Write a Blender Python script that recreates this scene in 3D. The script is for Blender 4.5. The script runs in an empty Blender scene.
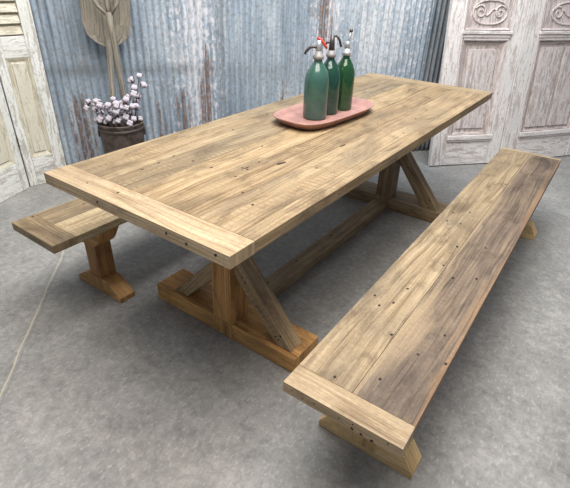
import bpy, bmesh, math, random
from mathutils import Vector, Matrix, noise
R = math.radians
scene = bpy.context.scene
col = scene.collection
V = Vector

# ------------------------------------------------------------------ helpers
def tag(o, label=None, cat=None, group=None, kind=None):
    if label: o['label'] = label
    if cat: o['category'] = cat
    if group: o['group'] = group
    if kind: o['kind'] = kind
    return o

def empty(name, loc=(0, 0, 0)):
    o = bpy.data.objects.new(name, None)
    col.objects.link(o)
    o.location = loc
    o.empty_display_size = .05
    return o

def copy_tree(o, parent=None):
    c = o.copy(); col.objects.link(c)
    if parent is not None: c.parent = parent
    for ch in list(o.children):
        copy_tree(ch, c)
    return c

class MB:
    """collects shapes into one mesh, with a grain UV map and a colour per board"""
    def __init__(s):
        s.bm = bmesh.new()
        s.uv = s.bm.loops.layers.uv.new('grain')
        s.tone = s.bm.loops.layers.float_color.new('tone')
        s.rng = random.Random(5)
    def _paint(s, faces, grain, tone, mi=0, off=None):
        g = V(grain).normalized()
        ru, rv = off if off else (s.rng.uniform(0, 50), s.rng.uniform(0, 50))
        for f in faces:
            f.normal_update()
            n = f.normal
            b = n.cross(g)
            if b.length < .3:
                b = V((1, 0, 0)) if abs(g.x) < .5 else V((0, 1, 0))
                gg = n.cross(b).normalized() * .3
            else:
                b.normalize(); gg = g
            k = n.dot(V((.3, .7, 1.3)))
            for l in f.loops:
                p = l.vert.co
                l[s.uv].uv = (p.dot(gg) + ru, p.dot(b) + rv + k)
                l[s.tone] = (*tone, 1)
            f.material_index = mi
    def poly(s, pts_a, pts_b, grain=(0, 1, 0), tone=(1, 1, 1), mi=0, off=None):
        """solid between two matching outlines"""
        a = [s.bm.verts.new(p) for p in pts_a]; b = [s.bm.verts.new(p) for p in pts_b]
        n = len(a); fs = [s.bm.faces.new(a[::-1]), s.bm.faces.new(b)]
        for i in range(n):
            fs.append(s.bm.faces.new((a[i], a[(i+1) % n], b[(i+1) % n], b[i])))
        bmesh.ops.recalc_face_normals(s.bm, faces=fs)
        s._paint(fs, grain, tone, mi, off)
        return s
    def box(s, x0, x1, y0, y1, z0, z1, **k):
        return s.poly([(x0, y0, z0), (x1, y0, z0), (x1, y1, z0), (x0, y1, z0)],
                      [(x0, y0, z1), (x1, y0, z1), (x1, y1, z1), (x0, y1, z1)], **k)
    def slab_xz(s, pts, y0, y1, **k):
        return s.poly([(x, y0, z) for x, z in pts], [(x, y1, z) for x, z in pts], **k)
    def obox(s, M, x0, x1, y0, y1, z0, z1, grain=(0, 0, 1), **k):
        P = lambda z: [M @ V(q) for q in ((x0, y0, z), (x1, y0, z), (x1, y1, z), (x0, y1, z))]
        return s.poly(P(z0), P(z1), grain=(M.to_3x3() @ V(grain)), **k)
    def disc(s, c, r, n=V((0, 0, 1)), mi=1, st=1.0, ang=0, h=.0006):
        n = V(n).normalized(); a = n.orthogonal().normalized(); b = n.cross(a)
        if abs(n.z) > .9: a, b = V((math.cos(ang), math.sin(ang), 0)), V((-math.sin(ang), math.cos(ang), 0))
        rr = random.Random(int(abs(c[0])*1000+abs(c[1])*7777))
        pts = []
        for i in range(9):
            t = i/9*2*math.pi; q = r*(.8+.4*rr.random())
            pts.append(V(c) + a*math.cos(t)*q*st + b*math.sin(t)*q)
        return s.poly([p - n*.001 for p in pts], [p + n*h for p in pts], mi=mi)
    def build(s, name, mats, parent=None, bevel=.0025, smooth=False, seg=2):
        me = bpy.data.meshes.new(name)
        s.bm.to_mesh(me); s.bm.free()
        if not isinstance(mats, (list, tuple)): mats = [mats]
        for m in mats: me.materials.append(m)
        if smooth:
            for p in me.polygons: p.use_smooth = True
        o = bpy.data.objects.new(name, me); col.objects.link(o)
        if parent: 
            o.parent = parent
            o.matrix_parent_inverse = Matrix.Identity(4)
            off = V((0, 0, 0)); p_ = parent
            while p_ is not None: off = off + p_.location; p_ = p_.parent
            me.transform(Matrix.Translation(-off))
        if bevel:
            b = o.modifiers.new('bevel', 'BEVEL'); b.width = bevel; b.segments = seg
            b.limit_method = 'ANGLE'; b.angle_limit = R(35); b.harden_normals = False
        return o

def lathe(mb, prof, c=(0, 0, 0), n=32, mi=0, tone=(1, 1, 1)):
    c = V(c); rings = []; fs = []
    for r, z in prof:
        if r < 1e-5: rings.append([mb.bm.verts.new(c + V((0, 0, z)))])
        else: rings.append([mb.bm.verts.new(c + V((r*math.cos(2*math.pi*i/n), r*math.sin(2*math.pi*i/n), z))) for i in range(n)])
    for a, b in zip(rings, rings[1:]):
        for i in range(n):
            j = (i+1) % n
            if len(a) == 1 and len(b) == 1: continue
            if len(a) == 1: f = mb.bm.faces.new((a[0], b[i], b[j]))
            elif len(b) == 1: f = mb.bm.faces.new((a[i], a[j], b[0]))
            else: f = mb.bm.faces.new((a[i], a[j], b[j], b[i]))
            fs.append(f)
    bmesh.ops.recalc_face_normals(mb.bm, faces=fs)
    mb._paint(fs, (0, 0, 1), tone, mi)
    for f in fs: f.smooth = True
    return mb

def tube(mb, pts, rad, n=8, mi=0, tone=(1, 1, 1), flat=1.0, flat_dir=None):
    """swept tube; rad a number or list; flat squashes it along flat_dir"""
    pts = [V(p) for p in pts]; m = len(pts)
    if not isinstance(rad, (list, tuple)): rad = [rad]*m
    rings = []; fs = []
    up = V(flat_dir).normalized() if flat_dir is not None else None
    pa = None
    for i, p in enumerate(pts):
        t = (pts[min(i+1, m-1)] - pts[max(i-1, 0)]).normalized()
        if up is not None: a = (up - t*up.dot(t)).normalized()
        elif pa is None: a = t.orthogonal().normalized()
        else: a = (pa - t*pa.dot(t)).normalized()
        pa = a; b = t.cross(a)
        rings.append([mb.bm.verts.new(p + (a*math.cos(2*math.pi*k/n)*flat + b*math.sin(2*math.pi*k/n))*rad[i]) for k in range(n)])
    for a, b in zip(rings, rings[1:]):
        for i in range(n):
            fs.append(mb.bm.faces.new((a[i], a[(i+1) % n], b[(i+1) % n], b[i])))
    fs.append(mb.bm.faces.new(rings[0][::-1])); fs.append(mb.bm.faces.new(rings[-1]))
    bmesh.ops.recalc_face_normals(mb.bm, faces=fs)
    mb._paint(fs, (pts[-1]-pts[0]), tone, mi)
    for f in fs[:-2]: f.smooth = True
    return mb

# ------------------------------------------------------------------ materials
class NT:
    def __init__(s, name):
        s.m = bpy.data.materials.new(name); s.m.use_nodes = True
        s.t = s.m.node_tree; s.n = s.t.nodes; s.l = s.t.links
        s.b = s.n['Principled BSDF']
    def link(s, a, b): s.l.new(a, b)
    def setin(s, sock, v):
        if isinstance(v, bpy.types.NodeSocket): s.l.new(v, sock)
        else: sock.default_value = v
    def node(s, t, **k):
        n = s.n.new(t)
        for a, b in k.items(): setattr(n, a, b)
        return n
    def mapping(s, vec, scale=(1, 1, 1), loc=(0, 0, 0), rot=(0, 0, 0)):
        n = s.node('ShaderNodeMapping'); s.l.new(vec, n.inputs[0])
        n.inputs['Scale'].default_value = scale; n.inputs['Location'].default_value = loc
        n.inputs['Rotation'].default_value = rot
        return n.outputs[0]
    def noise(s, vec, scale=1, detail=4, rough=.55, dist=0):
        n = s.node('ShaderNodeTexNoise'); s.l.new(vec, n.inputs['Vector'])
        n.inputs['Scale'].default_value = scale; n.inputs['Detail'].default_value = detail
        n.inputs['Roughness'].default_value = rough; n.inputs['Distortion'].default_value = dist
        return n.outputs['Fac']
    def ramp(s, f, stops):
        n = s.node('ShaderNodeValToRGB'); s.setin(n.inputs[0], f)
        e = n.color_ramp.elements
        while len(e) > 1: e.remove(e[-1])
        e[0].position = stops[0][0]; e[0].color = s.c4(stops[0][1])
        for p, c in stops[1:]:
            x = e.new(p); x.color = s.c4(c)
        return n.outputs[0]
    @staticmethod
    def c4(c):
        if isinstance(c, (int, float)): return (c, c, c, 1)
        return (*c, 1) if len(c) == 3 else c
    def mix(s, a, b, f, mode='MIX'):
        n = s.node('ShaderNodeMix', data_type='RGBA', blend_type=mode)
        s.setin(n.inputs[0], f)
        s.setin(n.inputs[6], s.c4(a) if isinstance(a, tuple) else a)
        s.setin(n.inputs[7], s.c4(b) if isinstance(b, tuple) else b)
        return n.outputs[2]
    def math(s, op, a, b=0., clamp=False):
        n = s.node('ShaderNodeMath', operation=op); n.use_clamp = clamp
        s.setin(n.inputs[0], a); s.setin(n.inputs[1], b)
        return n.outputs[0]
    def attr(s, name, out='Color'):
        n = s.node('ShaderNodeAttribute'); n.attribute_name = name
        return n.outputs[out]
    def uv(s):
        n = s.node('ShaderNodeUVMap'); n.uv_map = 'grain'; return n.outputs[0]
    def obj(s):
        return s.node('ShaderNodeTexCoord').outputs['Object']
    def bump(s, h, strength=.3, dist=.002):
        n = s.node('ShaderNodeBump'); s.l.new(h, n.inputs['Height'])
        n.inputs['Strength'].default_value = strength; n.inputs['Distance'].default_value = dist
        s.l.new(n.outputs[0], s.b.inputs['Normal'])
    def done(s, colr, rough=.6, metal=0, spec=.5):
        s.setin(s.b.inputs['Base Color'], s.c4(colr) if isinstance(colr, tuple) else colr)
        s.setin(s.b.inputs['Roughness'], rough); s.b.inputs['Metallic'].default_value = metal
        s.b.inputs['Specular IOR Level'].default_value = spec
        return s.m

def srgb(r, g, b):
    f = lambda c: (c/255)/12.92 if c/255 <= .04045 else ((c/255+.055)/1.055)**2.4
    return (f(r), f(g), f(b))

def wood(name, light, mid, dark, grey=None, grey_amt=.5, saw=.15, rough=.62, figure=.5, wear=False):
    t = NT(name); uv = t.uv()
    warp = t.noise(t.mapping(uv, (1.5, 5, 1)), 1, 2)
    wv = t.node('ShaderNodeVectorMath', operation='MULTIPLY_ADD')
    cmb = t.node('ShaderNodeCombineXYZ'); t.link(warp, cmb.inputs[1])
    t.link(cmb.outputs[0], wv.inputs[0]); wv.inputs[1].default_value = (0, .06, 0); t.link(uv, wv.inputs[2])
    w = wv.outputs[0]
    fine = t.noise(t.mapping(w, (6, 260, 1)), 1, 5, .7)
    mid_n = t.noise(t.mapping(w, (1.6, 42, 1), (3, 7, 0)), 1, 5, .62)
    broad = t.noise(t.mapping(uv, (2.2, 6, 1), (11, 2, 0)), 1, 4, .6, .4)
    spots = t.noise(t.mapping(uv, (14, 24, 1), (1, 5, 0)), 1, 4, .6)
    wave = t.node('ShaderNodeTexWave', wave_type='BANDS', bands_direction='Y')
    t.link(t.mapping(w, (.9, 7, 1)), wave.inputs['Vector'])
    wave.inputs['Scale'].default_value = 3; wave.inputs['Distortion'].default_value = 7
    wave.inputs['Detail'].default_value = 2; wave.inputs['Detail Scale'].default_value = .6
    f = t.math('ADD', t.math('MULTIPLY', mid_n, .75), t.math('MULTIPLY', fine, .45))
    f = t.math('ADD', f, t.math('MULTIPLY', t.math('SUBTRACT', wave.outputs['Fac'], .5), .16*figure))
    c = t.ramp(f, [(.34, dark), (.52, mid), (.72, light)])
    if grey:
        c = t.mix(c, grey, t.math('MULTIPLY', t.ramp(broad, [(.45, 0.), (.68, 1.)]), grey_amt))
    # worn pale rubs and warm patches
    c = t.mix(c, light, t.math('MULTIPLY', t.ramp(spots, [(.54, 0.), (.72, 1.)]), .45))
    if saw:
        sw = t.node('ShaderNodeTexWave', wave_type='BANDS', bands_direction='X')
        t.link(t.mapping(uv, (1, .35, 1)), sw.inputs['Vector']); sw.inputs['Scale'].default_value = 13
        sw.inputs['Distortion'].default_value = 2.5; sw.inputs['Detail'].default_value = 3
        msk = t.ramp(t.noise(t.mapping(uv, (1.1, 4, 1), (5, 5, 0)), 1, 2), [(.48, 0.), (.62, 1.)])
        c = t.mix(c, mid, t.math('MULTIPLY', t.math('MULTIPLY', t.ramp(sw.outputs['Fac'], [(.2, 1.), (.6, 0.)]), msk), saw*2))
    pat = t.noise(t.mapping(uv, (5, 13, 1), (21, 4, 0)), 1, 5, .65, .8)
    c = t.mix(c, dark, t.math('MULTIPLY', t.ramp(pat, [(.48, 0.), (.68, 1.)]), .6))
    # thin dark checks along the grain
    crack = t.noise(t.mapping(w, (2.2, 150, 1), (9, 1, 0)), 1, 4, .55)
    c = t.mix(c, dark, t.math('MULTIPLY', t.ramp(crack, [(.56, 0.), (.70, 1.)]), .75))
    crk = t.noise(t.mapping(w, (.8, 60, 1), (4, 13, 0)), 1, 2, .5)
    c = t.mix(c, tuple(x*.5 for x in dark), t.math('MULTIPLY', t.ramp(crk, [(.70, 0.), (.74, 1.)]), .7))
    if wear:
        # pale worn seam, orange rubbed outer edge and a pale patch near the near end of the plank
        sp = t.node('ShaderNodeSeparateXYZ'); t.link(t.obj(), sp.inputs[0]); X, Y = sp.outputs[0], sp.outputs[1]
        jit = t.math('MULTIPLY', t.math('SUBTRACT', mid_n, .5), .16)
        jb = t.math('MULTIPLY', t.math('ADD', t.math('SUBTRACT', broad, .5), t.math('SUBTRACT', mid_n, .5)), .45)
        xj = t.math('ADD', X, jit)
        pale = srgb(178, 156, 124)
        c = t.mix(c, pale, t.math('MULTIPLY', t.ramp(t.math('MULTIPLY', t.math('SUBTRACT', xj, .17), 20.), [(.1, 1.), (.5, 0.)]), .55))
        c = t.mix(c, srgb(150, 116, 82), t.math('MULTIPLY', t.ramp(t.math('MULTIPLY', t.math('SUBTRACT', .352, xj), 20.), [(.10, 1.), (.5, 0.)]), .5))
        dx = t.math('DIVIDE', t.math('SUBTRACT', t.math('ADD', X, t.math('MULTIPLY', jb, .4)), .195), .055)
        dy = t.math('DIVIDE', t.math('SUBTRACT', t.math('ADD', Y, jb), .40), .26)
        d2 = t.math('ADD', t.math('MULTIPLY', dx, dx), t.math('MULTIPLY', dy, dy))
        c = t.mix(c, pale, t.math('MULTIPLY', t.ramp(d2, [(.1, 1.), (1., 0.)]), .5))
    peb = t.noise(t.mapping(uv, (70, 260, 1), (2, 9, 0)), 1, 3, .7)
    c = t.mix(c, t.ramp(peb, [(.3, .72), (.5, 1.), (.72, 1.2)]), .8, 'MULTIPLY')
    c = t.mix(c, t.attr('tone'), 1.0, 'MULTIPLY')
    t.bump(f, .35, .002)
    return t.done(c, rough, spec=.35)

def plain(name, c, rough=.5, metal=0, spec=.5, var=.15, scale=30):
    t = NT(name)
    n = t.noise(t.obj(), scale, 4)
    d = tuple(x*(1-var*2) for x in c); l = tuple(min(1, x*(1+var)) for x in c)
    t.bump(n, .15, .001)
    return t.done(t.ramp(n, [(.3, d), (.7, l)]), rough, metal, spec)

W_TABLE = wood('table_wood', srgb(174, 154, 124), srgb(143, 121, 91), srgb(80, 62, 44), srgb(108, 97, 82), .7, .5)
W_BREAD = wood('pale_wood', srgb(190, 171, 143), srgb(167, 146, 117), srgb(112, 90, 66), srgb(136, 122, 104), .5, .2)
W_BASE = wood('honey_wood', srgb(206, 162, 104), srgb(172, 127, 76), srgb(94, 64, 36), srgb(134, 104, 72), .45, .1)
W_BENCH = wood('bench_wood', srgb(178, 160, 132), srgb(143, 124, 97), srgb(80, 64, 48), srgb(106, 95, 81), .7, .3, figure=.25)
W_GREY = wood('weathered_wood', srgb(144, 126, 106), srgb(106, 90, 75), srgb(58, 47, 39), srgb(88, 78, 69), .7, .3, figure=.5, wear=True)
W_FOOT = wood('blond_wood', srgb(222, 192, 144), srgb(198, 165, 116), srgb(134, 100, 64), None, 0, .1)
W_TOOL = wood('tool_wood', srgb(156, 148, 134), srgb(126, 118, 105), srgb(80, 73, 65), srgb(112, 106, 97), .4, 0)
HOLE = plain('nail_hole', srgb(52, 38, 30), .9)

# concrete
def concrete():
    t = NT('concrete'); o = t.obj()
    big = t.noise(o, 1.1, 5, .6, .6); med = t.noise(o, 7, 6, .65, .3); fin = t.noise(o, 90, 4, .7)
    f = t.math('ADD', t.math('ADD', t.math('MULTIPLY', big, .22), t.math('MULTIPLY', med, .28)), t.math('ADD', t.math('MULTIPLY', fin, .2), t.math('MULTIPLY', t.noise(o, 32, 4, .6, .4), .3)))
    c = t.ramp(f, [(.36, srgb(108, 106, 104)), (.5, srgb(140, 138, 135)), (.64, srgb(170, 167, 161))])
    # trowel scuffs
    sc = t.noise(t.mapping(o, (95, 40, 1), rot=(0, 0, .7)), 1, 3, .6)
    c = t.mix(c, srgb(196, 196, 192), t.math('MULTIPLY', t.ramp(sc, [(.56, 0.), (.72, 1.)]), .4))
    sp = t.node('ShaderNodeSeparateXYZ'); t.link(o, sp.inputs[0])
    def line(p, q, w, colr, amt, c, ext=None):
        d = (V(q)-V(p)); L = d.length; d.normalize(); n = V((-d.y, d.x))
        dist = t.math('ADD', t.math('MULTIPLY', sp.outputs[0], n.x), t.math('MULTIPLY', sp.outputs[1], n.y))
        dist = t.math('SUBTRACT', dist, n.dot(V(p)))
        wob = t.math('MULTIPLY', t.math('SUBTRACT', t.noise(o, 4, 3), .5), .03)
        dist = t.math('ABSOLUTE', t.math('ADD', dist, wob))
        m = t.ramp(t.math('DIVIDE', dist, w), [(.6, 1.), (1., 0.)])
        return t.mix(c, colr, t.math('MULTIPLY', m, amt))
    c = line((-.717, .342), (.024, -.373), .0045, srgb(196, 186, 162), .65, c)
    c = line((-.717+.011, .342+.011), (.024+.011, -.373+.011), .004, srgb(112, 112, 112), .4, c)
    t.bump(f, .2, .004)
    return t.done(c, t.ramp(med, [(.3, .42), (.7, .6)]), spec=.4)
CONC = concrete()

def corrugated():
    t = NT('galvanised_iron'); uv = t.uv()
    a = t.noise(t.mapping(uv, (1.3, .7, 1)), 1, 3)
    st = t.noise(t.mapping(uv, (24, 1.6, 1)), 1, 5, .6)
    sp = t.noise(t.mapping(uv, (60, 36, 1)), 1, 4, .65)
    c = t.ramp(t.math('ADD', t.math('MULTIPLY', a, .5), t.math('MULTIPLY', st, .5)),
               [(.36, srgb(132, 148, 164)), (.5, srgb(170, 184, 197)), (.62, srgb(212, 218, 222))])
    c = t.mix(c, srgb(128, 120, 108), t.math('MULTIPLY', t.ramp(sp, [(.48, 0.), (.66, 1.)]), .6))
    flake = t.noise(t.mapping(uv, (55, 22, 1), (3, 3, 0)), 1, 4, .65)
    wm = t.attr('white', 'Fac'); 
    wmk = t.ramp(t.math('ADD', t.math('MULTIPLY', wm, .28), t.math('MULTIPLY', flake, .9)), [(.56, 0.), (.66, 1.)])
    c = t.mix(c, srgb(226, 224, 228), t.math('MULTIPLY', wmk, .85))
    dm = t.attr('stain_shade', 'Fac')
    c = t.mix(c, srgb(104, 108, 108), t.math('MULTIPLY', dm, t.math('ADD', t.math('MULTIPLY', st, .9), .1)))
    rn = t.noise(t.mapping(uv, (62, 5, 1), (8, 2, 0)), 1, 6, .75)
    rm = t.attr('rust', 'Fac')
    rk = t.ramp(t.math('ADD', t.math('MULTIPLY', rm, .5), t.math('MULTIPLY', rn, .9)), [(.70, 0.), (.80, .85)])
    rc = t.ramp(sp, [(.35, srgb(78, 56, 46)), (.55, srgb(126, 94, 78)), (.7, srgb(166, 138, 122))])
    c = t.mix(c, rc, t.math('MULTIPLY', rk, t.ramp(flake, [(.40, .25), (.5, 1.)])))
    pk = t.noise(t.mapping(uv, (40, 3, 1), (31, 2, 0)), 1, 4, .7)
    c = t.mix(c, srgb(150, 132, 120), t.math('MULTIPLY', t.ramp(pk, [(.58, 0.), (.70, 1.)]), .6))
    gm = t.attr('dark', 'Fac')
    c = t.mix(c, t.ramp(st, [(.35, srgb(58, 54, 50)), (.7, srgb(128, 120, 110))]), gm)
    t.bump(sp, .25, .002)
    return t.done(c, .5, .15, .5)
IRON = corrugated()

def chippy(name, paint_a, paint_b, under_a, under_b, amt=.5):
    t = NT(name); o = t.uv()
    n1 = t.noise(t.mapping(o, (6, 40, 1)), 1, 6, .75, .5); n2 = t.noise(o, 4, 3); n3 = t.noise(t.mapping(o, (40, 90, 1)), 1, 4, .7)
    paint = t.ramp(n2, [(.35, paint_a), (.65, paint_b)])
    under = t.ramp(n3, [(.35, under_a), (.65, under_b)])
    f = t.math('ADD', t.math('MULTIPLY', n1, .7), t.math('ADD', t.math('MULTIPLY', n2, .2), t.math('MULTIPLY', n3, .25)))
    k = t.ramp(f, [(.655-amt*.1, 0.), (.70-amt*.1, .75), (.8-amt*.1, 1.)])
    c = t.mix(paint, under, t.math('MULTIPLY', k, .8))
    c = t.mix(c, under, t.math('MULTIPLY', t.ramp(n3, [(.5, 0.), (.75, 1.)]), .35))
    t.bump(f, .45, .003)
    c = t.mix(c, t.attr('tone'), 1.0, 'MULTIPLY')
    return t.done(c, .65, spec=.3)
P_WHITE = chippy('chipped_white_paint', srgb(222, 216, 212), srgb(236, 231, 228), srgb(142, 126, 116), srgb(190, 176, 168), .8)
P_PINK = chippy('worn_pinkish_paint', srgb(212, 202, 198), srgb(226, 218, 215), srgb(122, 103, 94), srgb(172, 155, 146), .95)
P_CREAM = chippy('chipped_cream_paint', srgb(214, 209, 192), srgb(224, 221, 208), srgb(150, 136, 114), srgb(186, 174, 152), .75)
P_STILE = chippy('chipped_offwhite_paint', srgb(222, 222, 214), srgb(234, 234, 230), srgb(132, 120, 108), srgb(178, 168, 156), .85)

def glass(name, c, milky, rough=.08):
    t = NT(name)
    n = t.noise(t.obj(), 40, 3)
    b = t.b
    t.done(t.ramp(n, [(.3, tuple(x*.85 for x in c)), (.7, c)]), rough, spec=.6)
    b.inputs['Transmission Weight'].default_value = 1-milky
    b.inputs['IOR'].default_value = 1.45
    b.inputs['Coat Weight'].default_value = .3; b.inputs['Coat Roughness'].default_value = .05
    return t.m
G1 = glass('frosted_teal_glass', srgb(76, 120, 108), .65, .2)
G2 = glass('dark_teal_glass', srgb(42, 92, 78), .5)
G3 = glass('deep_green_glass', srgb(44, 100, 62), .4)
LEAD = plain('dull_pewter', srgb(150, 146, 146), .6, .3)
DARKM = plain('tarnished_metal', srgb(92, 88, 88), .4, .7)
CHROME = plain('bright_metal', srgb(190, 192, 196), .4, .5)
RED = plain('red_enamel', srgb(200, 62, 50), .35)
CLAY = plain('pink_painted_wood', srgb(170, 128, 119), .5, var=.12, scale=25)
BUCK = plain('rusty_brown_tin', srgb(104, 90, 82), .7, .1, var=.35, scale=22)
COTTON = plain('cotton_fluff', srgb(198, 190, 198), .95, var=.05)
HUSK = plain('brown_husk', srgb(78, 56, 52), .9)
TWIG = plain('dark_twig', srgb(84, 66, 58), .9)
IRONWARE = plain('old_iron', srgb(84, 74, 68), .6, .5)

# ------------------------------------------------------------------ setting
mb = MB(); mb.box(-5, 5, -4, 7, -.1, 0)
floor = mb.build('floor', CONC, bevel=0); tag(floor, 'grey concrete floor with a pale filled joint', kind='structure')

WD = V((math.cos(R(50.5)), math.sin(R(50.5)), 0)); WN = V((math.sin(R(50.5)), -math.cos(R(50.5)), 0))  # along / out of the wall
W0 = V((.184, 3.263, 0))
def wp(s, z, front=0): return W0 + WD*s + WN*front + V((0, 0, z))
# sheets: (s0, s1, offset, amplitude, pitch)
sheets = [(-4.6, -1.775, .012, .0085, .047), (-1.775, -.98, -.012, .0085, .040), (-.98, -.10, .004, .0085, .044), (-.10, 2.6, -.006, .0115, .043)]
bm = bmesh.new(); uvl = bm.loops.layers.uv.new('grain')
lays = {k: bm.verts.layers.float.new(k) for k in ('rust', 'white', 'stain_shade', 'dark')}
def sm(a, b, x): 
    t = max(0, min(1, (x-a)/(b-a))); return t*t*(3-2*t)
def bumpf(s, z, s0, w, z0, zw): 
    return max(0, 1-abs(s-s0)/w)*(sm(z0+zw, z0-zw, z) if zw > 0 else sm(z0+zw, z0-zw, z))
NZ = 44; H = 2.7
for si, (s0, s1, off, amp, pitch) in enumerate(sheets):
    n = int((s1-s0)/pitch*8); prev = None
    for i in range(n+1):
        s = s0 + (s1-s0)*i/n; rw = []
        for j in range(NZ+1):
            z = .002 + H*j/NZ
            ph = (s-s0)/pitch*2*math.pi
            v = bm.verts.new(wp(s, z, off + amp*math.sin(ph)))
            ridge = .5+.5*math.sin(ph)
            nz = noise.noise(V((s*9, z*1.2, 3)))
            r = 0
            r = max(r, .95*max(0, 1-abs(s+2.78)/.16)*sm(.75, .45, z))
            r = max(r, 1.1*max(0, 1-abs(s+1.885)/.10)*sm(.95+.3*nz, .70+.3*nz, z))
            r = max(r, .9*max(0, 1-abs(s+2.05)/.12)*sm(.75, .5, z))
            r = max(r, .65*max(0, 1-abs(s+1.27)/.10)*sm(.85, .6, z))
            r = max(r, 1.0*max(0, 1-abs(s+.98)/.12)*sm(.80, .95, z))
            r = max(r, .7*max(0, 1-abs(s+2.22)/.10)*sm(.62, .45, z))
            r = max(r, .55*sm(.25, .05, z))
            v[lays['rust']] = min(1.2, r*(.45+.75*ridge))
            w = 0
            w = max(w, .9*max(0, 1-abs(s+1.93)/.3))
            w = max(w, 1.0*max(0, 1-abs(s+.96)/.20)*sm(.55, .8, z))
            w = max(w, .45*sm(-1, -.6, s)*sm(0, -.2, s)); w = max(w, .4*max(0, 1-abs(s+2.0)/.5))
            v[lays['white']] = w*(.55+.45*ridge)
            st = sm(.685, .705, z)*sm(.775, .755, z)*sm(-1.75, -1.8, s)*1.0
            if s > -1.775: st = max(st, .4*sm(.60, .70, z)*sm(.78, .74, z)*(s < -1.0))
            st = max(st, .85*max(0, 1-abs(s+1.755)/.05))  # shadow of the nearer sheet's edge at the seam, painted in
            v[lays['stain_shade']] = min(1, st*(.8+.6*nz))
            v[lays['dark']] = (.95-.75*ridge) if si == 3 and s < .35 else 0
            rw.append(v)
        if prev:
            for j in range(NZ):
                f = bm.faces.new((prev[j], rw[j], rw[j+1], prev[j+1])); f.smooth = True
                for l, (ss, jj) in zip(f.loops, ((sp_, j), (s, j), (s, j+1), (sp_, j+1))):
                    l[uvl].uv = (ss+10, H*jj/NZ)
        prev = rw; sp_ = s
me = bpy.data.meshes.new('wall_back'); bm.to_mesh(me); bm.free(); me.materials.append(IRON)
wall = bpy.data.objects.new('wall_back', me); col.objects.link(wall)
sol = wall.modifiers.new('thick', 'SOLIDIFY'); sol.thickness = .004; sol.offset = 1
tag(wall, 'blue-grey corrugated iron wall with rust and flaking white paint', kind='structure')

# ------------------------------------------------------------------ table
TW, TL, TH, TT = .86, 2.47, .76, .040
table = empty('trestle_table', (TW/2, TL/2, 0))
tag(table, 'long reclaimed wood trestle dining table carrying the pink tray', 'table')
tones = [(1.0, 1.0, 1.0), (.98, .97, .93), (.95, .91, .84), (1.02, .99, .94), (.97, .96, .93)]
xs = [0, .215, .345, .50, .645, .80, .86]
mb = MB()
tt = [(1.0, 1.0, .98), (.84, .85, .86), (1.12, 1.08, 1.0), (.90, .85, .78), (1.06, 1.04, 1.0), (1.0, .97, .92)]
mb.rng = random.Random(12)
for k in range(6):
    mb.box(xs[k]+.0006, xs[k+1]-.0006, .1015, TL-.1015, TH-TT, TH, grain=(0, 1, 0), tone=tt[k])
nails = [(.632, .316), (.715, .267), (.515, .479), (.493, .478), (.526, .402), (.226, .315), (.307, .411), (.404, .409), (.399, .711), (.501, .564), (.213, .4), (.231, .236),
         (.701, .656), (.503, 1.706), (.589, 1.558), (.7, 1.748), (.774, 1.281), (.721, 1.552), (.12, 1.1), (.16, .8), (.3, .98), (.25, 1.9), (.55, 2.1), (.36, 2.0), (.74, 2.15), (.11, 1.6), (.62, 1.33)]
for x, y in nails: mb.disc((x, y, TH), .0045, st=1.4, ang=R(90))
mb.disc((.573, .607, TH), .008, st=3.0, ang=R(80)); mb.disc((.649, .941, TH), .006, st=3.5, ang=R(88)); mb.disc((.503, .49, TH), .004, st=4, ang=R(88))
for y in (.55, 1.5, 2.0): mb.disc((TW, y, TH-.02), .003, n=(1, 0, 0))
mb.build('tabletop', [W_TABLE, HOLE], table, bevel=.0018)
for y0, y1, nm in ((0, .1, 'near'), (TL-.1, TL, 'far')):
    mb = MB(); mb.rng = random.Random(3 if nm == 'near' else 8)
    mb.box(0, TW, y0, y1, TH-TT, TH+.0005, grain=(1, 0, 0), tone=(1.03, 1.0, .95) if nm == 'near' else (.86, .82, .74))
    if nm == 'near':
        for x, z in ((.62, .742), (.70, .738), (.30, .74), (.81, .745)): mb.disc((x, 0, z), .0045, n=(0, -1, 0), st=1.3)
        mb.disc((.328, .06, TH+.0005), .005); mb.disc((.19, .043, TH+.0005), .004)
    o = mb.build('breadboard_end', [W_BREAD, HOLE], table, bevel=.003)
    if nm == 'near': o['label'] = 'paler board across the near end of the top'

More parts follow.
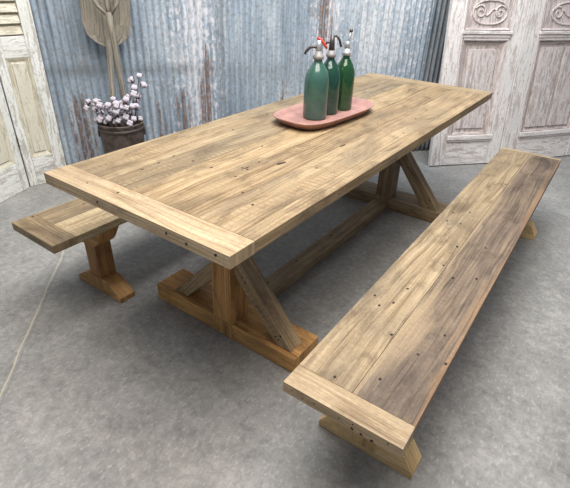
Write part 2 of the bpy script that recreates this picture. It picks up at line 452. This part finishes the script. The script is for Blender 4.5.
YB = ((.379, .549), (1.985, 2.155))   # depth range of the two sled beams
def trestle(y0, y1):
    far = y0 > 1; WB = W_TABLE if far else W_BASE; WR = W_BENCH if far else W_TABLE
    px0, px1 = (.402, .506) if y0 < 1 else (.385, .485); pd0, pd1 = y0+.004, y0+.102
    f = MB(); f.rng = random.Random(int(y0*100))
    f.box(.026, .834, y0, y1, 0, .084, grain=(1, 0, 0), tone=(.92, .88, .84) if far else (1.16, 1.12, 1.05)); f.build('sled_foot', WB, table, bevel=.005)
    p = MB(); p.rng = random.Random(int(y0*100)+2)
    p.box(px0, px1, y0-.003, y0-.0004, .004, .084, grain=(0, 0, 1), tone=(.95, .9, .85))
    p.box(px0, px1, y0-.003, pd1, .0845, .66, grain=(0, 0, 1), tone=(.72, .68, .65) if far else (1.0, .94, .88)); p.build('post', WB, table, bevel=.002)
    c = MB(); c.slab_xz([(.10, .69), (.16, .66), (.70, .66), (.76, .69), (.76, TH-TT-.0005), (.10, TH-TT-.0005)], y0, pd1+.01, grain=(1, 0, 0)); c.build('cross_beam', W_BASE, table, bevel=.003)
    b0, b1 = y0+.02, y0+.098
    for sg in (1, -1):
        b = MB(); b.rng = random.Random(int(y0*100)+5+sg)
        X = (lambda x: x) if sg > 0 else (lambda x: .86-x)
        if sg > 0: pts = [(.507, .335), (.725, .0845), (.80, .0845), (.507, .43)]
        else: pts = [(.459, .275), (.645, .0845), (.73, .0845), (.459, .365)]
        if y0 > 1: pts = [(.487, .355), (.70, .0845), (.80, .0845), (.487, .46)]
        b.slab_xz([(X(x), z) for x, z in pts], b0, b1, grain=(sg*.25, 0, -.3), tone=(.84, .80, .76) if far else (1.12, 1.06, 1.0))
        for (x, z) in ((.72, .125), (.745, .14), (.735, .115), (.55, .34), (.565, .32)): 
            if sg > 0: b.disc((x, b0, z), .0045, n=(0, -1, 0))
        b.build('brace', [W_TABLE, HOLE], table, bevel=.003)
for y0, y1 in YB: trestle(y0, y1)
mb = MB(); mb.rng = random.Random(4)
mb.box(.380, .480, YB[0][1]+.0005, YB[1][0]-.0005, .008, .054, grain=(0, 1, 0), tone=(.88, .85, .82))
for y in (1.0, 1.35, .75): mb.disc((.41, y, .054), .006, st=1.5)
mb.build('stretcher', [W_TABLE, HOLE], table, bevel=.004)

# ------------------------------------------------------------------ benches
def bench(name, label, x0, w, rot, planks, ends, nails_w, foot_x, tipw, sp):
    """built in its own frame: origin at the near left corner on the floor"""
    BL, BH, BT = 2.49, .43, .036
    root = empty(name, (x0, 0, 0))
    def bd(m, nm, mats, **k):
        me_o = m.build(nm, mats, None, **k); me_o.parent = root; return me_o
    m = MB(); m.rng = random.Random(sp); sx = w*.49
    m.box(0, sx-.0006, ends[0]+.0008, BL-ends[1]-.0008, BH-BT, BH, tone=planks[0][1], mi=planks[0][0])
    m.box(sx+.0006, w, ends[0]+.0008, BL-ends[1]-.0008, BH-BT, BH, tone=planks[1][1], mi=planks[1][0])
    for x, y in nails_w: m.disc((x, y, BH), .0045, mi=2, st=1.3, ang=R(90))
    bd(m, 'seat', [W_BENCH, W_GREY, HOLE], bevel=.002)
    for i, (a, b) in enumerate(((0, ends[0]), (BL-ends[1], BL))):
        m = MB(); m.rng = random.Random(sp+3+i)
        m.box(0, w, a, b, BH-BT, BH, grain=(1, 0, 0), tone=planks[2][1])
        if i == 0:
            for x, z in ((.03, .415), (.065, .408), (.10, .412), (.175, .412), (.215, .418), (.31, .42)): m.disc((x, 0, z), .0026, n=(0, -1, 0))
            if sp == 20: m.disc((.215, 0, .402), .005, n=(0, -1, 0), st=.9); m.disc((.24, 0, .400), .0045, n=(0, -1, 0)); m.disc((.27, 0, .399), .005, n=(0, -1, 0))
        bd(m, 'breadboard_end', [planks[2][0], HOLE], bevel=.003)
    f0, f1 = foot_x
    cx = (f0+f1)/2
    for i, y in enumerate((.238, 2.17)):
        if i and sp == 20: f0, f1 = f0+.018, f1+.018
        m = MB(); m.rng = random.Random(sp+9+i)
        m.slab_xz([(f0, 0), (f1, 0), (f1, .026), (f1-tipw, .09), (f0+tipw, .09), (f0, .026)], y, y+.084, grain=(1, 0, 0), tone=(1.05, 1.05, 1.05))
        bd(m, 'foot', W_FOOT if sp == 20 else W_BASE, bevel=.003)
        m = MB(); m.rng = random.Random(sp+19+i)
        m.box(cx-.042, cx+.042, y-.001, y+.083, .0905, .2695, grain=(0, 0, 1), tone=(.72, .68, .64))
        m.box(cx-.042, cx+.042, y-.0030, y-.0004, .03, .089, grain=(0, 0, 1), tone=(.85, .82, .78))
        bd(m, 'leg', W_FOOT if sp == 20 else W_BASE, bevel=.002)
        m = MB(); m.rng = random.Random(sp+29+i); pts = []
        a, b = cx-.125, cx+.125
        for k in range(17):
            u = k/16; x = a+(b-a)*u
            pts.append((x, .270 + .095*max(0, (abs(2*u-1)-.36)/.64)**1.3 + (.004*math.sin(u*17+sp) if abs(2*u-1) > .4 else 0)))
        pts += [(b, BH-BT-.0005), (a, BH-BT-.0005)]
        m.slab_xz(pts, y-.012, y+.09, grain=(1, 0, 0), tone=(.95, .9, .85))
        bd(m, 'cross_rail', W_FOOT if sp == 20 else W_BASE, bevel=.003)
    root.rotation_euler = (0, 0, rot)
    return root
Rn = [(1.138, .613), (1.132, .508), (1.064, .506), (1.1, .465), (1.195, .355), (1.144, .099), (1.247, .168), (1.294, .323), (1.328, .453), (1.372, .335), (1.244, .782), (1.182, 1.021), (1.314, .832), (1.187, .843), (1.066, 1.318), (1.127, 1.373), (1.07, 1.219), (1.128, 1.23), (1.183, 1.015), (1.175, 1.84), (1.244, .779), (1.317, .827), (1.28, 1.082)]
b1 = bench('bench', 'long two-tone wooden bench in the right foreground, right of the table', 1.040, .347, .0146,
      [(0, (1.0, .97, .92)), (1, (.94, .92, .91)), (W_BREAD, (.92, .89, .84))], (.078, .034), [(x-1.04+.0146*y, y) for x, y in Rn], (.0, .349), .04, 20)
tag(b1, cat='bench')
b1['label'] = 'long wooden bench with one dark plank, in the right foreground'
b2 = bench('bench', 'x', -.392, .312, -.0, [(0, (.82, .78, .73)), (0, (1.28, 1.27, 1.2)), (W_BENCH, (.90, .85, .78))], (.10, .10),
      [(.018, .083), (.072, .296), (.25, .6)], (-.018, .317), .10, 60)
b2['label'] = 'wooden bench mostly hidden under the left side of the table'; b2['category'] = 'bench'

# ------------------------------------------------------------------ tray
def superell(cx, cy, a, b, n, rot, N=64):
    out = []
    for i in range(N):
        t = 2*math.pi*i/N; c, s = math.cos(t), math.sin(t)
        x = a*math.copysign(abs(c)**(2/n), c); y = b*math.copysign(abs(s)**(2/n), s)
        out.append((cx + x*math.cos(rot)-y*math.sin(rot), cy + x*math.sin(rot)+y*math.cos(rot)))
    return out
mb = MB(); tc = (.362, 1.268); rings = []
prof = [(.0, .000, 0), (.80, .000, 0), (.86, .004, 0), (.97, .030, 0), (1.0, .036, 0), (.995, .040, 0), (.955, .039, 0), (.90, .022, 0), (.84, .013, 0), (.78, .011, 0), (.0, .011, 0)]
ta, tb = .152, .305
for k, z, _ in prof:
    if k == 0: rings.append([mb.bm.verts.new((*tc, TH+z+.0005))]); continue
    pts = superell(*tc, ta-(1-k)*.20, tb-(1-k)*.26, 3.6, R(-4))
    rings.append([mb.bm.verts.new((x, y, TH+z+.0005)) for x, y in pts])
fs = []
for a, b in zip(rings, rings[1:]):
    N = 64
    for i in range(N):
        j = (i+1) % N
        if len(a) == 1: fs.append(mb.bm.faces.new((a[0], b[i], b[j])))
        elif len(b) == 1: fs.append(mb.bm.faces.new((a[i], a[j], b[0])))
        else: fs.append(mb.bm.faces.new((a[i], a[j], b[j], b[i])))
bmesh.ops.recalc_face_normals(mb.bm, faces=fs); mb._paint(fs, (0, 1, 0), (1, 1, 1))
tray = mb.build('tray', CLAY, bevel=0, smooth=True)
tag(tray, 'dusty pink oblong tray with rounded corners on the table', 'tray')

# ------------------------------------------------------------------ siphon bottles
def bottle(x, y, r, h, gm, gl, style, label):
    z0 = TH+.0118
    root = empty('siphon_bottle', (x, y, z0))
    tag(root, label, 'bottle')
    m = MB(); k = r/.062
    prof = [(0, .004), (r*.75, .004), (r*.80, 0), (r*.93, .001), (r, .010), (r, h*.60), (r*.985, h*.67), (r*.92, h*.745), (r*.75, h*.83), (r*.50, h*.91), (r*.35, h*.955), (r*.31, h)]
    lathe(m, prof, (x, y, z0)); m.build('glass_body', gm, root, bevel=0)
    nz = z0+h
    m = MB(); cr = r*.40
    lathe(m, [(0, -.010), (cr*.78, -.010), (cr*.80, -.002), (cr*1.05, .001), (cr*1.12, .006), (cr*1.08, .015), (cr*.78, .019), (cr*.62, .034), (0, .036)], (x, y, nz), 24)
    m.build('neck_collar', gl, root, bevel=0)
    # image left/right direction at the table
    L = V((-.86, -.51, 0))
    c = V((x, y, nz))
    if style == 1:
        m = MB(); tube(m, [c+V((0, 0, .03)), c+V((0, 0, .055)), c+V((0, 0, .08))], [.013, .012, .010], 12); m.build('valve_head', CHROME, root, bevel=0)
        m = MB(); tube(m, [c+V((0, 0, .045)), c+L*.02+V((0, 0, .052)), c+L*.04+V((0, 0, .048)), c+L*.058+V((0, 0, .03)), c+L*.062+V((0, 0, .018))], [.007, .007, .0065, .006, .006], 10); m.build('spout', DARKM, root, bevel=0)
        m = MB(); tube(m, [c+L*.012+V((0, 0, .088)), c-L*.008+V((0, 0, .082)), c-L*.03+V((0, 0, .055)), c-L*.036+V((0, 0, .045))], [.005, .006, .006, .005], 10); o = m.build('lever', RED, root, bevel=0); o['label'] = 'red lever'
    elif style == 2:
        m = MB(); tube(m, [c+V((0, 0, .03)), c+V((0, 0, .06)), c+V((0, 0, .095))], [.015, .013, .010], 12); m.build('valve_head', DARKM, root, bevel=0)
        m = MB(); tube(m, [c+V((0, 0, .085)), c-L*.018+V((0, 0, .095)), c-L*.034+V((0, 0, .075)), c-L*.044+V((0, 0, .045))], [.006, .0065, .006, .005], 10); m.build('lever', DARKM, root, bevel=0)
        m = MB(); tube(m, [c+V((0, 0, .055)), c+L*.018+V((0, 0, .065)), c+L*.03+V((0, 0, .055))], [.006, .006, .005], 10); m.build('spout', DARKM, root, bevel=0)
    else:
        m = MB(); tube(m, [c+V((0, 0, .03)), c+V((0, 0, .05)), c+V((0, 0, .062))], [.014, .013, .010], 12); m.build('valve_head', CHROME, root, bevel=0)
        m = MB(); tube(m, [c+V((0, 0, .05)), c-L*.006+V((0, 0, .075)), c-L*.012+V((0, 0, .105))], [.007, .006, .006], 10); m.build('lever', CHROME, root, bevel=0)
        m = MB(); lathe(m, [(0, -.008), (.008, -.006), (.009, 0), (.007, .006), (0, .009)], c-L*.012+V((0, 0, .110)), 12); m.build('knob', DARKM, root, bevel=0)
    return root
bottle(.352, 1.180, .058, .268, G1, LEAD, 1, 'frosted teal siphon bottle with a red lever, nearest on the tray')
bottle(.348, 1.300, .055, .264, G2, LEAD, 2, 'dark teal siphon bottle with a dark metal head, between the other two')
bottle(.366, 1.418, .051, .262, G3, CHROME, 3, 'deep green bottle with an upright metal pin, rightmost on the tray')

# ------------------------------------------------------------------ left folding door
def frame(a, ang, lean=0):
    u = V((math.cos(ang), math.sin(ang), 0)); nb = V((-math.sin(ang), math.cos(ang), 0))
    w = V((0, 0, math.cos(lean))) + nb*math.sin(lean); n = u.cross(w)   # n: out of the front (towards the camera)
    M = Matrix.Identity(4)
    for i in range(3): M[i][0] = u[i]; M[i][1] = -n[i]; M[i][2] = w[i]; M[i][3] = a[i]
    return M
# local: x along the leaf, y into the leaf (0 = front face), z up
def panel_mould(m, M, x0, x1, z0, z1, w, y0, y1, **k):
    """sloped picture-frame moulding from y0 at the outside to y1 at the inside"""
    o = [(x0, z0), (x1, z0), (x1, z1), (x0, z1)]; i_ = [(x0+w, z0+w), (x1-w, z0+w), (x1-w, z1-w), (x0+w, z1-w)]
    for q in range(4):
        r = (q+1) % 4
        A = [(o[q][0], y0, o[q][1]), (o[r][0], y0, o[r][1]), (i_[r][0], y1, i_[r][1]), (i_[q][0], y1, i_[q][1])]
        B = [(p[0], max(y0, y1)+.012, p[2]) for p in A]
        d = V((o[r][0]-o[q][0], 0, o[r][1]-o[q][1]))
        m.poly([M @ V(p) for p in A], [M @ V(p) for p in B], grain=M.to_3x3() @ d, **k)

M1 = frame(V((-1.662, .670, .001)), R(79)); M2 = frame(V((-1.664, .668, .001)) - V((math.cos(R(111.1)), math.sin(R(111.1)), 0))*.0, R(111.1+180))
fold = empty('folding_door', (-1.66, .67, 0))
tag(fold, 'cream chipped-paint folding door leaning at the left end of the wall', 'door')
def left_leaf(M, w, x_pan, flip, lab):
    d = .035; Hh = 2.1
    lf = MB()
    a, b = x_pan
    for q0, q1 in ((0.002, a), (b, w)): lf.obox(M, q0, q1, 0, d, 0, Hh, tone=(1, 1, 1))
    for z0, z1 in ((0, .20), (.85, .975), (1.55, 1.65), (2.0, Hh)): lf.obox(M, a+.0005, b-.0005, 0.001, d-.001, z0, z1, grain=(1, 0, 0))
    leaf = lf.build('door_leaf', P_STILE, fold, bevel=.003)
    m = MB(); m.obox(M, a+.001, b-.001, .016, .024, .2, .85, tone=(1, 1, .99)); panel_mould(m, M, a+.001, b-.001, .201, .849, .022, .002, .014, tone=(.94, .92, .86))
    m.obox(M, a+.032, b-.032, .008, .02, .235, .815, tone=(.97, .96, .94))
    o = m.build('door_panel', P_CREAM, leaf, bevel=.002); 
    m = MB(); m.obox(M, a+.001, b-.001, .022, .03, .976, 1.549, tone=(.8, .76, .68))
    for k in range(9):
        z = .985+k*.062
        m.poly([M @ V(p) for p in ((a+.002, .002, z), (b-.002, .002, z), (b-.002, .02, z+.045), (a+.002, .02, z+.045))],
               [M @ V(p) for p in ((a+.002, .006, z-.004), (b-.002, .006, z-.004), (b-.002, .024, z+.041), (a+.002, .024, z+.041))], grain=M.to_3x3() @ V((1, 0, 0)), tone=(.93, .91, .87))
    m.build('louvre_panel', P_CREAM, leaf, bevel=.001)
    return leaf
la = left_leaf(M1, .272, (.055, .195), 0, '')
lb_w = .36
# second leaf swings towards the camera; its local x runs away from the hinge
def mirror_frame(a, ang):
    u = V((math.cos(ang), math.sin(ang), 0)); M = Matrix.Identity(4); n = V((-u.y, u.x, 0))
    if n.dot(V((1.5, -.7, 0))-V(a)) < 0: n = -n
    w = V((0, 0, 1))
    for i in range(3): M[i][0] = u[i]; M[i][1] = -n[i]; M[i][2] = w[i]; M[i][3] = a[i]
    return M
M2 = mirror_frame(V((-1.658, .664, .001)), R(111.1+180))
left_leaf(M2, lb_w, (.062, .29), 1, '')
for z in (.33, 1.4):
    m = MB(); m.obox(M1, -.008, .002, -.008, .002, z-.035, z+.035); m.build('hinge', IRONWARE, fold, bevel=.003)

# ------------------------------------------------------------------ right pair of doors
def scroll(m, M, cx, cz, w, h, sgn=1, **k):
    """carved cartouche: a long ring with curled ends"""
    P = lambda x, z: M @ V((cx+x, -.002, cz+z))
    n = 40; ring = []
    for i in range(n+1):
        t = 2*math.pi*i/n; c, s = math.cos(t), math.sin(t)
        ring.append(P(w*.5*math.copysign(abs(c)**.7, c), h*.42*math.copysign(abs(s)**.8, s)*(1-.12*math.cos(2*t))))
    tube(m, ring, .007, 8, **k)
    for sx in (1, -1):
        sp = []
        for i in range(26):
            t = i/25*2.6*math.pi; r = h*.30*(1-i/30)
            sp.append(P(sx*(w*.5-h*.36) + sx*r*math.cos(t+.5), r*math.sin(t+.5)))
        tube(m, sp, [.0075*(1-.5*i/25) for i in range(26)], 8, **k)
    sp = [P(w*.28*u, h*.13*math.sin(u*math.pi*1.5)) for u in [i/14-1+i/14 for i in range(15)]]
    tube(m, sp, .006, 8, **k)

def right_door(a, ang, w, xa, xb, label, split, thick=.045):
    LEAN = R(6.5)
    M = frame(V((a[0], a[1], thick*math.sin(LEAN)+.001)), R(ang), LEAN)
    root = empty('panelled_door', (a[0], a[1], 0)); tag(root, label, 'door', )
    Hh = 2.15
    m = MB(); g = (0, 0, 1)
    m.obox(M, 0, xa, 0, thick, 0, Hh, tone=(1, 1, 1)); m.obox(M, xb, w, 0, thick, 0, Hh)
    for z0, z1 in ((0, .215), (.985, 1.035), (1.27, 1.34), (2.0, Hh)): m.obox(M, xa+.0005, xb-.0005, .001, thick-.001, z0, z1, grain=(1, 0, 0))
    m.build('door_frame', P_WHITE, root, bevel=.006)
    # lower panel with a projecting sill and stepped moulding
    m = MB(); ins = .05
    m.obox(M, xa+.001, xb-.001, .026, .034, .216, .984, tone=(.94, .91, .91))
    panel_mould(m, M, xa+.001, xb-.001, .217, .983, .03, -.006, .012, tone=(.96, .95, .95))
    panel_mould(m, M, xa+.032, xb-.032, .248, .952, .022, .010, .024, tone=(.86, .82, .81))
    if split:
        mid = (xa+xb)/2
        for q0, q1 in ((xa+.062, mid-.014), (mid+.014, xb-.062)): m.obox(M, q0, q1, .012, .03, .285, .915, tone=(.97, .96, .96))
        m.obox(M, mid-.004, mid+.004, .016, .03, .285, .915, tone=(.8, .76, .74))
    else:
        m.obox(M, xa+.07, xb-.07, .014, .03, .30, .90, tone=(.96, .95, .95))
    m.build('lower_panel', P_PINK, root, bevel=.003)
    m = MB()
    m.obox(M, xa-.012, xb+.012, -.020, -.0005, .212, .250, grain=(1, 0, 0)); m.obox(M, xa-.004, xb+.004, -.012, -.0005, .196, .2115, grain=(1, 0, 0), tone=(.9, .88, .88))
    m.build('sill_moulding', P_WHITE, root, bevel=.005)
    m = MB()
    m.obox(M, xa-.014, xb+.014, -.022, -.0005, 1.006, 1.030, grain=(1, 0, 0)); m.obox(M, xa-.006, xb+.006, -.013, -.0005, .982, 1.0055, grain=(1, 0, 0), tone=(.92, .9, .9))
    m.obox(M, xa+.002, xb-.002, -.008, -.0005, .962, .9815, grain=(1, 0, 0), tone=(.88, .85, .85))
    m.build('ledge_moulding', P_WHITE, root, bevel=.004)
    m = MB(); m.obox(M, xa+.001, xb-.001, .006, .030, 1.036, 1.269, tone=(.95, .93, .93))
    panel_mould(m, M, xa+.001, xb-.001, 1.036, 1.269, .014, -.006, .005, tone=(.95, .94, .94))
    scroll(m, M @ Matrix.Translation((0, .004, 0)), (xa+xb)/2, 1.155, (xb-xa)*.74, .17, tone=(.98, .97, .97))
    m.build('carved_panel', P_PINK, root, bevel=.002)
    m = MB(); m.obox(M, xa+.001, xb-.001, .02, .034, 1.341, 1.999, tone=(.95, .93, .93)); panel_mould(m, M, xa+.001, xb-.001, 1.342, 1.998, .03, -.004, .016, tone=(.92, .9, .9))
    m.build('upper_panel', P_PINK, root, bevel=.003)
    return root
right_door((.413, 2.947), 48, .632, .128, .515, 'white chipped-paint carved door leaning on the wall, nearer the table', False)
right_door((.413+.645*math.cos(R(48)), 2.947+.645*math.sin(R(48))), 54, .93, .165, .745, 'wide white chipped-paint door with a split panel, at the right edge', True)

# ------------------------------------------------------------------ bucket, tools, cotton
BC = V((-1.165, 1.142, 0))
bucket = empty('bucket', BC); tag(bucket, 'dark rusty tin bucket of cotton stalks standing by the corrugated wall', 'bucket')
m = MB(); h = .47
lathe(m, [(0, .001), (.118, .001), (.122, .008), (.128, .12), (.130, .125), (.130, .135), (.133, .14), (.145, h-.02), (.151, h-.012), (.153, h-.004), (.150, h), (.146, h-.002), (.143, h-.02), (.128, .13), (.118, .012), (0, .010)], BC, 48)
m.build('pail_body', BUCK, bucket, bevel=0)
m = MB()
lathe(m, [(.1445, h-.055), (.1525, h-.050), (.1525, h-.036), (.1465, h-.032)], BC, 48); m.build('hoop', IRONWARE, bucket, bevel=0)
for sg in (1, -1):
    m = MB(); p = BC + WD*sg*.148 + V((0, 0, h-.075))
    m.poly([p + WN*a_ + WD*sg*(-.006) + V((0, 0, z_)) for a_, z_ in ((-.016, -.025), (.016, -.025), (.016, .02), (-.016, .02))],
           [p + WN*a_ + WD*sg*.006 + V((0, 0, z_)) for a_, z_ in ((-.016, -.025), (.016, -.025), (.016, .02), (-.016, .02))])
    m.build('handle_ear', IRONWARE, bucket, bevel=.002)

def lerp(a, b, t): return V(a)*(1-t)+V(b)*t
# wooden shovel: blade up against the wall, shaft down in the bucket
S0 = V((-1.225, 1.10, .03)); S1 = V((-1.300, 1.235, .925)); S2 = S1 + (S1-S0).normalized()*.50
shov = empty('wooden_shovel', (S0.x, S0.y, 0)); tag(shov, 'grey wooden shovel with a broad blade up, standing in the bucket behind the fork', 'shovel')
m = MB(); tube(m, [S0, lerp(S0, S1, .5), S1 + (S1-S0).normalized()*.03], [.014, .017, .021], 12); m.build('shaft', W_TOOL, shov, bevel=0)
up = (S2-S1).normalized(); sd = (WD - up*WD.dot(up)).normalized(); nn = sd.cross(up).normalized()
if nn.dot(WN) < 0: nn = -nn
out = [(-.03, -.012), (-.075, .008), (-.125, .05), (-.146, .12), (-.150, .3), (-.135, .44), (-.10, .5), (.10, .5), (.135, .44), (.150, .3), (.146, .12), (.125, .05), (.075, .008), (.03, -.012)]
m = MB(); NX = 17; NY = 14; fr = []; bk = []
def halfw(v):
    pr = [(-.012, .03), (.008, .075), (.05, .125), (.12, .146), (.3, .150), (.44, .135), (.5, .10)]
    for (v0, w0), (v1, w1) in zip(pr, pr[1:]):
        if v <= v1: return w0+(w1-w0)*(v-v0)/(v1-v0)
    return .1
vs = [-.012, -.002, .008, .02, .035, .05, .08, .12, .2, .3, .38, .44, .475, .5]
for v in vs:
    a_, b_ = [], []
    for i in range(NX):
        u = i/(NX-1)*2-1; x = u*halfw(v); dish = .022*(u*u)*min(1, halfw(v)/.15)
        p = S1 + up*v + sd*x + nn*(dish - .012)
        a_.append(m.bm.verts.new(p + nn*.006)); b_.append(m.bm.verts.new(p - nn*.006))
    fr.append(a_); bk.append(b_)
fs = []
for j in range(len(vs)-1):
    for i in range(NX-1):
        fs.append(m.bm.faces.new((fr[j][i], fr[j][i+1], fr[j+1][i+1], fr[j+1][i])))
        fs.append(m.bm.faces.new((bk[j][i], bk[j+1][i], bk[j+1][i+1], bk[j][i+1])))
    for i in (0, NX-1): fs.append(m.bm.faces.new((fr[j][i], fr[j+1][i], bk[j+1][i], bk[j][i])))
for i in range(NX-1):
    for j in (0, len(vs)-1): fs.append(m.bm.faces.new((fr[j][i], fr[j][i+1], bk[j][i+1], bk[j][i])))
bmesh.ops.recalc_face_normals(m.bm, faces=fs); m._paint(fs, up, (1, 1, 1))
m.build('blade', W_TOOL, shov, bevel=0, smooth=False)
# wooden hay fork in front of it
F0 = V((-1.082, 1.165, .03)); FJ = V((-1.235, 1.222, 1.118))
fork = empty('wooden_hay_fork', (F0.x, F0.y, 0)); tag(fork, 'wooden hay fork with spreading tines, standing in the bucket before the shovel blade', 'fork')
m = MB(); tube(m, [F0, lerp(F0, FJ, .55), lerp(F0, FJ, .9), FJ], [.013, .0175, .018, .022], 12)
m.build('shaft', W_TOOL, fork, bevel=0)
fu = (FJ-F0).normalized(); fsd = (WD - fu*WD.dot(fu)).normalized()
for k in (-1, 0, 1):
    m = MB(); b0_ = FJ + fsd*k*.012 - fu*.01
    tube(m, [b0_, b0_+fu*.05+fsd*k*.045, b0_+fu*.13+fsd*k*.085, b0_+fu*.30+fsd*k*.11, b0_+fu*.45+fsd*k*.115+WN*.02], [.012, .012, .011, .010, .005], 10)
    m.build('tine', W_TOOL, fork, bevel=0)
m = MB(); tube(m, [FJ+fu*.105-fsd*.085, FJ+fu*.105, FJ+fu*.105+fsd*.085], .007, 8); m.build('cross_peg', W_TOOL, fork, bevel=0)

# cotton bolls on stalks
rng = random.Random(7)
def boll_mesh():
    m = MB()
    for k in range(4):
        a = k*math.pi/2+.3
        q = bmesh.ops.create_icosphere(m.bm, subdivisions=2, radius=.0135, matrix=Matrix.Translation((.0095*math.cos(a), .0095*math.sin(a), .012)) @ Matrix.Diagonal((1, 1, 1.15, 1)))
        for v in q['verts']:
            v.co += v.co.normalized()*noise.noise(v.co*180)*.003
    for f in m.bm.faces: f.smooth = True
    return m
def husk_mesh():
    m = MB(); n = 5
    c0 = m.bm.verts.new((0, 0, -.008))
    for k in range(n):
        a = 2*math.pi*k/n; d = .55
        p1 = m.bm.verts.new((.014*math.cos(a-d), .014*math.sin(a-d), .002)); p2 = m.bm.verts.new((.014*math.cos(a+d), .014*math.sin(a+d), .002))
        p3 = m.bm.verts.new((.027*math.cos(a), .027*math.sin(a), .021))
        p4 = m.bm.verts.new((.014*math.cos(a), .014*math.sin(a), -.003))
        m.bm.faces.new((c0, p1, p4)); m.bm.faces.new((c0, p4, p2)); m.bm.faces.new((p1, p3, p4)); m.bm.faces.new((p4, p3, p2))
    return m
bo = boll_mesh().build('cotton_boll', COTTON, bevel=0)
hk = husk_mesh().build('husk', HUSK, bevel=0); hk.parent = bo
s_ = hk.modifiers.new('thick', 'SOLIDIFY'); s_.thickness = .0015
first = True
# stalks: (end sideways, end forward, end height, bolls)
stalks = [(-.185, .02, .60, 7, 'leftmost'), (-.13, .07, .61, 7, ''), (-.06, .10, .58, 6, ''), (.0, .11, .60, 7, ''), (.065, .09, .62, 7, ''), (.125, .03, .68, 7, ''), (.165, -.02, .745, 7, ''), (-.13, -.06, .58, 4, ''), (-.02, .06, .62, 5, ''), (.10, .10, .58, 5, '')]
labs = {0: 'cotton stalk reaching farthest left out of the bucket', 6: 'tallest cotton stalk, at the right side of the bucket'}
used = []
for si, (ds, df, ez, nb, _) in enumerate(stalks):
    ds *= .95
    root = empty('cotton_stalk', BC + V((0, 0, .012)))
    root['category'] = 'cotton stalk'
    root['group'] = 'dried cotton stalks in the bucket'
    root['label'] = labs.get(si, 'dried cotton stalk with white bolls, between the leftmost and the tallest stalk in the bucket')
    e = BC + WD*ds + WN*df + V((0, 0, ez)); b_ = BC + WD*ds*.25 + WN*df*.3 + V((0, 0, .02))
    q = BC + WD*ds*.5 + WN*df*.55 + V((0, 0, .46))
    pts = [b_*(1-t)**2 + q*2*t*(1-t) + e*t*t for t in [i/10 for i in range(11)]]
    m = MB(); tube(m, pts, [.004]*6+[.0035, .003, .003, .0025, .002], 6); m.build('stem', TWIG, root, bevel=0)
    for k in range(nb):
        for tries in range(60):
            t = .62 + .38*(k/(nb-1)) if nb > 1 else 1
            c = b_*(1-t)**2 + q*2*t*(1-t) + e*t*t
            sp_r = .0 if k == nb-1 else .035+.0006*tries
            o_ = V((rng.uniform(-1, 1), rng.uniform(-1, 1), rng.uniform(-.4, .9)))*sp_r
            p = c + o_
            if p.z < .475: p.z = .475 + rng.uniform(0, .03)
            if all((p-u).length > .031 for u in used): break
        used.append(p.copy())
        if first: n_ = bo; first = False
        else: n_ = copy_tree(bo)
        n_.parent = root; n_.location = p - root.location
        d_ = (p - (c - V((0, 0, .03)))).normalized() if o_.length > .01 else V((ds, 0, .7)).normalized()
        d_ = (d_ + WN*.35).normalized()
        n_.rotation_mode = 'QUATERNION'; n_.rotation_quaternion = d_.to_track_quat('Z', 'Y')
        sc = rng.uniform(.8, 1.12); n_.scale = (sc, sc, sc)

# ------------------------------------------------------------------ light
w = bpy.data.worlds.new('world'); scene.world = w; w.use_nodes = True
bg = w.node_tree.nodes['Background']; bg.inputs[0].default_value = (.78, .87, 1.0, 1); bg.inputs[1].default_value = .25
def area(name, loc, target, sx, sy, power, c):
    l = bpy.data.lights.new(name, 'AREA'); l.shape = 'RECTANGLE'; l.size = sx; l.size_y = sy; l.energy = power; l.color = c
    o = bpy.data.objects.new(name, l); col.objects.link(o); o.location = loc
    o.rotation_euler = (V(target)-V(loc)).to_track_quat('-Z', 'Y').to_euler()
    return o
area('ceiling_lamp', (1.0, .0, 3.4), (.8, .2, 0), 2.4, 2.0, 125, (1, .94, .86))
area('wall_fill', (.6, 2.0, 3.4), (-.3, 2.4, .6), 2.6, 1.2, 85, (.9, .95, 1))  # unseen fill light, added to brighten the corrugated wall

# ------------------------------------------------------------------ camera
cx, cy, cz, yaw, pitch, roll, F = 1.5376, -.7257, 1.3954, 2.1813, .5415, .0364, .9207
f = V((math.cos(pitch)*math.cos(yaw), math.cos(pitch)*math.sin(yaw), -math.sin(pitch)))
r = f.cross(V((0, 0, 1))).normalized(); u = r.cross(f)
r2 = r*math.cos(roll)+u*math.sin(roll); u2 = -r*math.sin(roll)+u*math.cos(roll)
cam = bpy.data.cameras.new('camera'); co = bpy.data.objects.new('camera', cam); col.objects.link(co)
co.matrix_world = Matrix(((r2.x, u2.x, -f.x, cx), (r2.y, u2.y, -f.y, cy), (r2.z, u2.z, -f.z, cz), (0, 0, 0, 1)))
cam.sensor_width = 36; cam.lens = F*500/570*36; cam.clip_start = .02
scene.camera = co
scene.view_settings.view_transform = 'Standard'; scene.view_settings.look = 'None'
scene.view_settings.gamma = 1; scene.view_settings.use_curve_mapping = False
scene.view_settings.exposure = .33
